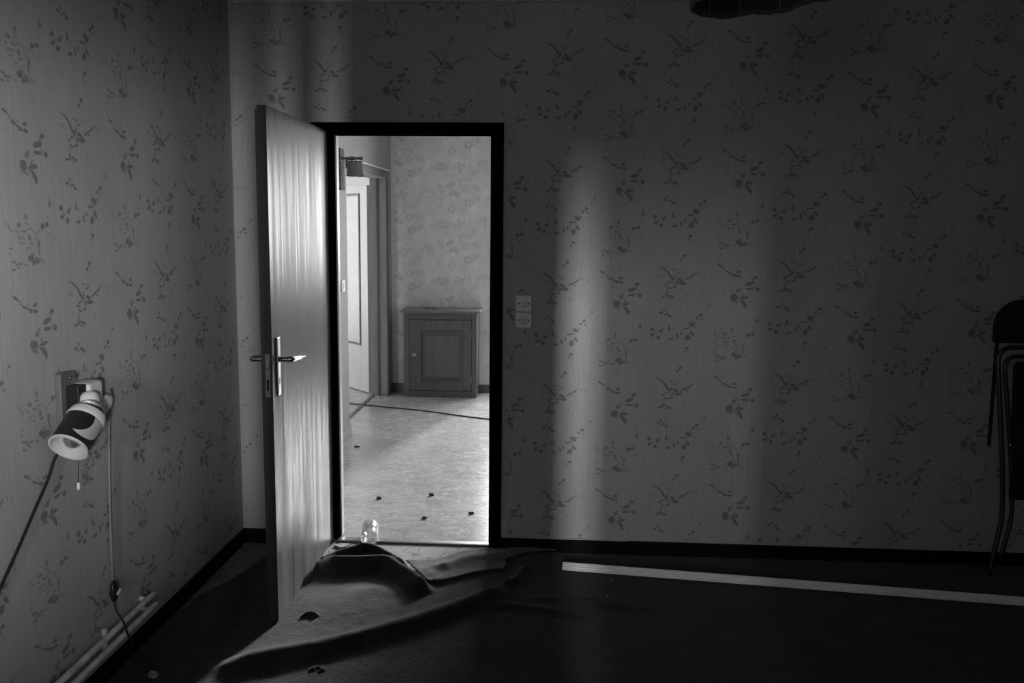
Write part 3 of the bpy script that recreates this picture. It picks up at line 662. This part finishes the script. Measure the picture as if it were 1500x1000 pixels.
# heating pipes
for z, ye, lab in ((.182, 2.862, 'upper pale heating pipe low on the left wall'), (.135, 2.872, 'lower pale heating pipe just above the left baseboard')):
    tag(obj('heating_pipe', TB(spline([(XL+.030, YB+.02, z-.024), (XL+.030, 1.8, z-.012), (XL+.030, ye-.03, z), (XL+.026, ye-.008, z), (XL+.012, ye, z), (XL+.001, ye+.001, z)], 6), .0105, 12), M['pipe'], smooth=True), lab, 'pipe', 'pipes along the left wall')
for y_ in (2.60, 2.25, 1.7):
    bm = bmesh.new(); box(bm, XL, XL+.016, y_, y_+.012, .118, .196); tag(obj('pipe_clip', bm, M['pipe'], bevel=.002), {2.60: 'small clip holding both pipes just beyond the cord', 2.25: 'pipe clip on the left wall at the bottom picture edge', 1.7: 'pipe clip nearest the viewer, out of frame'}[y_], 'clip', 'clips on the heating pipes')

# ------------------------------------------------------------------ carpet
def seg_d(X, Y, poly, side_only=False):
    best = np.full(X.shape, 9.0); tt = np.zeros(X.shape); sg = np.zeros(X.shape); L = 0
    ln = [math.dist(a[:2], b[:2]) for a, b in zip(poly, poly[1:])]; T = sum(ln)
    for (a, b), l in zip(zip(poly, poly[1:]), ln):
        vx, vy = b[0]-a[0], b[1]-a[1]
        t = np.clip(((X-a[0])*vx+(Y-a[1])*vy)/(l*l), 0, 1)
        dx_, dy_ = X-(a[0]+t*vx), Y-(a[1]+t*vy); d = np.hypot(dx_, dy_); s = np.sign(vx*dy_-vy*dx_)
        m = d < best; best = np.where(m, d, best); tt = np.where(m, (L+t*l)/T, tt); sg = np.where(m, s, sg); L += l
    return best, tt, sg
def vnoise(X, Y, sc, seed):
    rs = np.random.RandomState(seed); G = rs.rand(64, 64); x, y = X*sc+100, Y*sc+100
    xi, yi = np.floor(x).astype(int), np.floor(y).astype(int); fx, fy = x-xi, y-yi; fx = fx*fx*(3-2*fx); fy = fy*fy*(3-2*fy)
    q = lambda i, j: G[(xi+i) % 64, (yi+j) % 64]
    return (q(0, 0)*(1-fx)+q(1, 0)*fx)*(1-fy)+(q(0, 1)*(1-fx)+q(1, 1)*fx)*fy-.5
C1 = [(-1.20, 3.40), (-1.085, 3.515), (-1.037, 3.578), (-.926, 3.588), (-.803, 3.610), (-.764, 3.600), (-.688, 3.514), (-.609, 3.426), (-.532, 3.325)]
C2 = [(-1.20, 3.50), (-1.072, 3.575), (-1.036, 3.640), (-.985, 3.690), (-.930, 3.752), (-.88, 3.740), (-.821, 3.692), (-.746, 3.616), (-.66, 3.531)]
RG = [(-1.26, 2.655), (-1.19, 2.695), (-1.06, 2.762), (-.88, 2.845), (-.70, 2.955), (-.55, 3.065), (-.395, 3.200), (-.255, 3.350), (-.190, 3.49)]
R2 = [(-.235, 3.40), (-.17, 3.49), (-.135, 3.60), (-.12, 3.68)]
R3 = [(-.33, 3.20), (-.20, 3.265), (-.05, 3.235), (.10, 3.19), (.22, 3.17)]
R4 = [(-.18, 3.33), (.02, 3.34), (.25, 3.30), (.5, 3.30)]
R5 = [(-.95, 3.30), (-.75, 3.36), (-.60, 3.33)]
def carpet_z(X, Y):
    z = .007+.004*vnoise(X, Y, 6, 1)+.002*vnoise(X, Y, 22, 2)+.0012*vnoise(X, Y, 90, 3)
    def add(poly, h, sn, sf, ends=.12, tmax=None):
        d, t, s = seg_d(X, Y, poly); sg = np.where(s > 0, sf, sn)      # s>0: left of direction (the far side when drawn left to right)
        e = np.clip(np.minimum(t, 1-t)/ends, 0, 1) if ends else 1
        return h*np.exp(-(d/sg)**2)*(e*e*(3-2*e) if ends else 1)
    z = z+add(RG, .045, .052, .058, .14)+add(R2, .028, .022, .03, .2)+add(R3, .014, .022, .03, .3)+add(R4, .010, .03, .03, .3)+add(R5, .010, .08, .05, .4)
    # wide swell between the fold and the ridge
    z = z+.012*np.exp(-(((X+.85)/.28)**2+((Y-3.25)/.16)**2))
    xm = np.clip((X+1.112)/.03, 0, 1)
    a = add(C1, .060, .055, .030, .10); b = add(C2, .056, .028, .03, .10)
    z = z+np.maximum(a, b)*xm
    # torn hole
    d = np.hypot((X+.992)/1.3, (Y-3.105)); z = z+.014*np.exp(-((d-.019)/.007)**2)*(Y > 3.10)-.007*np.exp(-(d/.014)**2)
    d = np.hypot((X+.845)/1.2, (Y-2.72)); z = z+.009*np.exp(-((d-.015)/.008)**2)*(Y > 2.715)
    return z
BND = [(XL+.016, YB+.02), (XL+.016, 3.02), (-1.528, 3.255), (-1.449, 3.43), (-1.39, 3.70), (-1.25, 3.78), (-1.135, 3.80), (-1.09, 3.60), (-1.050, 3.655), (-.995, 3.710), (-.930, 3.772), (-.872, 3.757), (-.812, 3.708), (-.735, 3.632), (-.64, 3.545),
       (-.50, 3.60), (-.35, 3.68), (-.20, 3.80), (-.06, 3.838), (.05, 3.848), (XR-.01, 3.852), (XR-.01, YB+.02)]
def inside(X, Y, poly):
    r = np.zeros(X.shape, bool); n = len(poly)
    for i in range(n):
        (x1_, y1_), (x2_, y2_) = poly[i], poly[(i+1) % n]
        c = ((y1_ > Y) != (y2_ > Y)) & (X < (x2_-x1_)*(Y-y1_)/((y2_-y1_) or 1e-9)+x1_); r ^= c
    return r
xs = np.concatenate([np.arange(XL+.016, .6, .0065), np.arange(.6, XR, .02)])
ys = np.concatenate([np.arange(YB+.02, 2.45, .12), np.arange(2.45, 3.855, .0065)])
GX, GY = np.meshgrid(xs, ys, indexing='ij'); GZ = carpet_z(GX, GY)
def clean(bm, dom): pass
cxm, cym = (GX[:-1, :-1]+GX[1:, 1:])/2, (GY[:-1, :-1]+GY[1:, 1:])/2
fray = .004*vnoise(cxm, cym, 60, 9)
ins = inside(cxm+fray, cym+fray, BND); nx_, ny_ = GX.shape
I, J = np.nonzero(ins); idx = lambda i, j: i*ny_+j
faces = np.stack([idx(I, J), idx(I+1, J), idx(I+1, J+1), idx(I, J+1)], 1)
used = np.unique(faces); rm = -np.ones(nx_*ny_, int); rm[used] = np.arange(len(used)); V = np.stack([GX.ravel(), GY.ravel(), GZ.ravel()], 1)[used]
me = bpy.data.meshes.new('carpet'); me.from_pydata(V.tolist(), [], rm[faces].tolist()); me.materials.append(M['carpet'])
cp = bpy.data.objects.new('carpet', me); COL.objects.link(cp); [setattr(p, 'use_smooth', True) for p in me.polygons]
sm = cp.modifiers.new('thickness', 'SOLIDIFY'); sm.thickness = .005; sm.offset = -1
tag(cp, 'dark rumpled carpet with torn edge covering the near room floor', 'carpet')
# turned-over flap showing the backing
FLP = [(-.700, 3.660), (-.588, 3.674), (-.497, 3.735), (-.409, 3.826), (-.25, 3.846), (-.04, 3.848), (.02, 3.842), (-.06, 3.822), (-.139, 3.795), (-.205, 3.735), (-.228, 3.705), (-.222, 3.665), (-.235, 3.612), (-.30, 3.585), (-.379, 3.548), (-.44, 3.50), (-.493, 3.462), (-.558, 3.448), (-.62, 3.53)]
gx, gy = np.meshgrid(np.arange(-.72, .06, .007), np.arange(3.42, 3.86, .007), indexing='ij')
c1, c2 = (gx[:-1, :-1]+gx[1:, 1:])/2, (gy[:-1, :-1]+gy[1:, 1:])/2
fz = .024+.010*vnoise(gx, gy, 7, 5)+.004*vnoise(gx, gy, 25, 6)
dd_, tt_, ss_ = seg_d(gx, gy, [(-.50, 3.60), (-.40, 3.69), (-.25, 3.75)]); fz = fz+.018*np.exp(-(dd_/.04)**2)
fz = np.maximum(fz, carpet_z(gx, gy)*inside(gx, gy, BND)+.004)
fz = np.where(gy > 3.84, np.minimum(fz, .03), fz)
ii = inside(c1+.006*vnoise(c1, c2, 50, 11), c2+.006*vnoise(c1, c2, 50, 12), FLP); I, J = np.nonzero(ii); n2 = gx.shape[1]
faces = np.stack([I*n2+J, (I+1)*n2+J, (I+1)*n2+J+1, I*n2+J+1], 1); used = np.unique(faces); rm = -np.ones(gx.size, int); rm[used] = np.arange(len(used))
me = bpy.data.meshes.new('turned_flap'); me.from_pydata(np.stack([gx.ravel(), gy.ravel(), fz.ravel()], 1)[used].tolist(), [], rm[faces].tolist()); me.materials.append(M['backing'])
fp_ = bpy.data.objects.new('turned_flap', me); COL.objects.link(fp_); [setattr(p, 'use_smooth', True) for p in me.polygons]
fp_.parent = cp; sm = fp_.modifiers.new('thickness', 'SOLIDIFY'); sm.thickness = .004; sm.offset = -1; fp_['label'] = 'paler underside of the carpet, turned over at the threshold'

# ------------------------------------------------------------------ clear bottle on the threshold
bt = thing('plastic_bottle', 'empty clear plastic bottle lying on its side in the doorway', 'bottle', (-.925, 3.94, .012))
b0, b1 = Vector((-.914, 3.815, .056)), Vector((-.962, 4.075, .048))
def petal(i, r, t, th):
    if i < 4: return r, t + (.010*(1-abs(math.cos(2.5*th))**.7) if i in (1, 2) else (.006 if i == 0 else 0))
    return r, t
prof = [(.0008, .004), (.014, .001), (.028, .000), (.037, .006), (.0415, .018), (.0420, .045), (.0405, .050), (.0420, .055), (.0420, .080), (.0385, .090), (.0375, .105), (.0385, .120), (.0420, .130), (.0425, .165), (.0415, .185), (.036, .205), (.025, .225), (.0155, .238), (.0135, .244)]
k = N('cloudy_bottle_base'); k.set(Base_Color=g(.85), Roughness=.15)
tr = k.n('ShaderNodeBsdfTransparent'); tn = k.n('ShaderNodeBsdfTranslucent'); m1 = k.n('ShaderNodeMixShader'); m1.inputs[0].default_value = .6
k.L(k.b.outputs[0], m1.inputs[1]); k.L(tn.outputs[0], m1.inputs[2]); mx = k.n('ShaderNodeMixShader')
lw = k.n('ShaderNodeLayerWeight'); lw.inputs[0].default_value = .55; k.L(k.rng(lw.outputs['Facing'], 0, .8, .10, .75), mx.inputs[0])
k.L(tr.outputs[0], mx.inputs[1]); k.L(m1.outputs[0], mx.inputs[2]); k.L(mx.outputs[0], k.t.nodes['Material Output'].inputs[0])
obj('bottle_base', LT(prof[:6], b0, b1-b0, 60, petal), k.m, bt, smooth=True)
obj('shoulder', LT([(.0425, .176), (.0405, .192), (.034, .210), (.024, .226)], b0, b1-b0, 48), k.m, bt, smooth=True)
obj('bottle_body', LT(prof[4:], b0, b1-b0, 60, petal), M['bottle'], bt, smooth=True)
obj('neck_ring', LT([(.0135, .243), (.0165, .244), (.0165, .247), (.0135, .248), (.0130, .262), (.0120, .262), (.0120, .243)], b0, b1-b0, 28), M['bottle'], bt, smooth=True)

# ------------------------------------------------------------------ fluted white profile on the carpet
pb = thing('fluted_trim_board', 'long white fluted trim board lying across the dark carpet', 'trim board', (1.0, 3.58, .012))
A, B = Vector((.040, 3.640, .013)), Vector((2.030, 3.430, .013)); L_ = (B-A).length; ud = (B-A)/L_; vd = Vector((-ud.y, ud.x, 0))
ca, sa = math.cos(math.radians(42)), math.sin(math.radians(42)); base_pr = [(0, 0), (.002, .004), (.010, .004), (.012, .0015), (.0135, .0015), (.0155, .004), (.022, .004), (.024, .0015), (.0255, .0015), (.0275, .004), (.036, .004), (.040, .002)]
prof = [(-.016+q*ca-d*sa, .001+q*sa+d*ca) for q, d in base_pr] + [(-.016+.040*ca+.004, 0), (-.014, 0)]     # sloping fluted face, upright back
bm = bmesh.new(); prism(bm, prof, lambda u, v, d: A+vd*u+Vector((0, 0, v))+ud*d, L_)
obj('profile', bm, M['bar'], pb)

# ------------------------------------------------------------------ small debris
crumb('crumpled_paper', 'crumpled white scrap on the floor near the end of the black cord', (-1.41, 2.635, .010), (.022, .016, .012), M['debris'], 'scrap', 21)
gw = 'white crumbs on the dark carpet'
crumb('white_crumb', 'white crumb on the carpet between the trim board and the back wall', (.325, 3.735, .008), (.004, .004, .004), M['debris'], seed=31, group=gw)
crumb('white_crumb', 'white crumb on the carpet just in front of the trim board', (.259, 3.541, .008), (.004, .004, .004), M['debris'], seed=32, group=gw)
crumb('white_crumb', 'white crumb on the carpet farthest in front of the trim board', (.234, 3.377, .010), (.004, .004, .004), M['debris'], seed=33, group=gw)
bm = bmesh.new(); pl = [(-1.10, 3.845), (-1.075, 3.870), (-1.02, 3.872), (-.975, 3.850), (-1.00, 3.832), (-1.04, 3.826), (-1.06, 3.815)]
prism(bm, pl, lambda u, v, d: (u, v, .001+d), .008); tag(obj('lino_fragment', bm, M['lino_bit'], bevel=.002), 'broken pale floor fragment in the doorway corner by the door', 'debris')

# ------------------------------------------------------------------ folded chair leaning at right
ch = thing('folding_chair', 'folded dark chair with chromed tubes leaning on the wall at right', 'chair', (2.28, 3.78, 0))
XC = 2.30
def lean(z): return 3.735+.105*min(z, 1.3)/1.3
def frame(path, r, name, off=0):
    L = [(x, lean(z)+off, z) for x, z in path]; Rr = [(2*XC-x, lean(z)+off, z) for x, z in path][::-1]
    obj(name, TB(spline(L+Rr, 5), r, 10), M['tube_dark'], ch, smooth=True)
frame([(2.012, .014), (2.040, .16), (2.062, .30), (2.056, .52), (2.036, .80), (2.022, .98), (2.026, 1.035), (2.060, 1.062), (2.12, 1.068)], .0105, 'outer_frame', -.01)
frame([(2.072, .075), (2.102, .20), (2.118, .31), (2.108, .52), (2.082, .80), (2.066, .95), (2.070, .995), (2.10, 1.020), (2.15, 1.024)], .0095, 'inner_frame', .014)
def rpanel(x0, x1, z0, z1, rt, off, th, name, mat):
    pts = [(x0, z0), (x1, z0)] + [(x1-rt+rt*math.sin(a), z1-rt+rt*math.cos(a)) for a in [PI/2-i*PI/12 for i in range(7)]] + [(x0+rt-rt*math.sin(a), z1-rt+rt*math.cos(a)) for a in [i*PI/12 for i in range(7)]]
    bm = bmesh.new(); prism(bm, pts, lambda u, v, d: (u, lean(v)+off+d, v), th); obj(name, bm, mat, ch, bevel=.006)
rpanel(2.008, 2*XC-2.008, 1.085, 1.285, .13, 0, .026, 'backrest', M['chair_fabric'])
rpanel(2.105, 2*XC-2.105, .36, 1.000, .03, .004, .020, 'seat', M['chair_fabric'])
for sx in (1, -1):
    x = XC-sx*(XC-2.012)
    obj('side_strap', BX(min(x, x+sx*.012), max(x, x+sx*.012), 3.815, 3.83, .60, 1.19), M['chair_fabric'], ch, bevel=.003)
    obj('leg_cap', LT([(.0125, 0), (.0125, .03), (.0105, .032)], (x, lean(0)-.01, .012), (0, 0, 1), 12), M['plastic_black'], ch)
    obj('pivot_bolt', LT([(.008, 0), (.007, .006), (.0005, .008)], (XC-sx*(XC-2.085), lean(.62)-.012, .62), (0, -1, 0), 12), M['chrome'], ch, smooth=True)

# ------------------------------------------------------------------ pendant lamp
PX, PY = .505, 2.0
pd = thing('pendant_lamp', 'hanging lamp with wide dark shade cut off by the top picture edge', 'lamp', (PX, PY, 2.14))
tl = Vector((-.13, 0, 1)).normalized(); base = Vector((PX, PY, 2.153))
random.seed(11); jit = [random.uniform(-.003, .003) for _ in range(96)]
def rag(i, r, t, th):
    k_ = int(th/(2*PI)*96) % 96; s = .0
    if i in (0, 1, 6, 7): s = jit[k_]+.003*math.sin(th*9)
    return r*(1+.012*math.cos(12*th)), t+s
prf = [(.203, .0), (.204, .012), (.195, .05), (.175, .10), (.125, .15), (.060, .175)]
po = obj('pendant_shade', LT(prf+[(.058, .172), (.122, .147), (.171, .098), (.191, .050), (.199, .012), (.199, .0)], base, tl, 96, lambda i, r, t, th: rag(i if i < 2 else (6 if i > 9 else 3), r, t, th)), M['pendant_out'], pd, smooth=True)
obj('trim_tape', LT([(.1985, .010), (.1975, -.002), (.2025, -.001), (.2050, .002), (.2055, .010)], base, tl, 96, lambda i, r, t, th: rag(0, r, t, th)), M['pendant_trim'], po, smooth=True)
for i in range(12):
    th = 2*PI*i/12; a_ = tl.orthogonal().normalized(); b_ = tl.cross(a_)
    obj('shade_rib', TB([base+tl*t+(a_*math.cos(th)+b_*math.sin(th))*r for r, t in [(.196, .004), (.188, .05), (.168, .098), (.119, .146), (.056, .171)]], .0016, 6), M['board'], po)
bm = bmesh.new(); lathe(bm, [(.0005, -.055), (.02, -.048), (.030, -.025), (.028, 0), (.016, .03), (.014, .06)], base+tl*.09, tl, 20); obj('bulb', bm, M['bulb_glass'], pd, smooth=True)
obj('bulb_holder', LT([(.018, .135), (.020, .15), (.020, .185), (.006, .20)], base, tl, 16), M['plastic_black'], pd, smooth=True)
tp = base+tl*.19
obj('flex', TB(spline([tp, tp+Vector((-.01, 0, .08)), (PX-.035, PY, 2.45), (PX-.035, PY, H-.02)]), .0035, 8), M['cable_black'], pd, smooth=True)
obj('ceiling_rose', LT([(.0005, -.03), (.02, -.028), (.04, -.010), (.045, 0)], (PX-.035, PY, H), (0, 0, 1), 24), M['plastic_white'], pd, smooth=True)
bpy.context.view_layer.update()
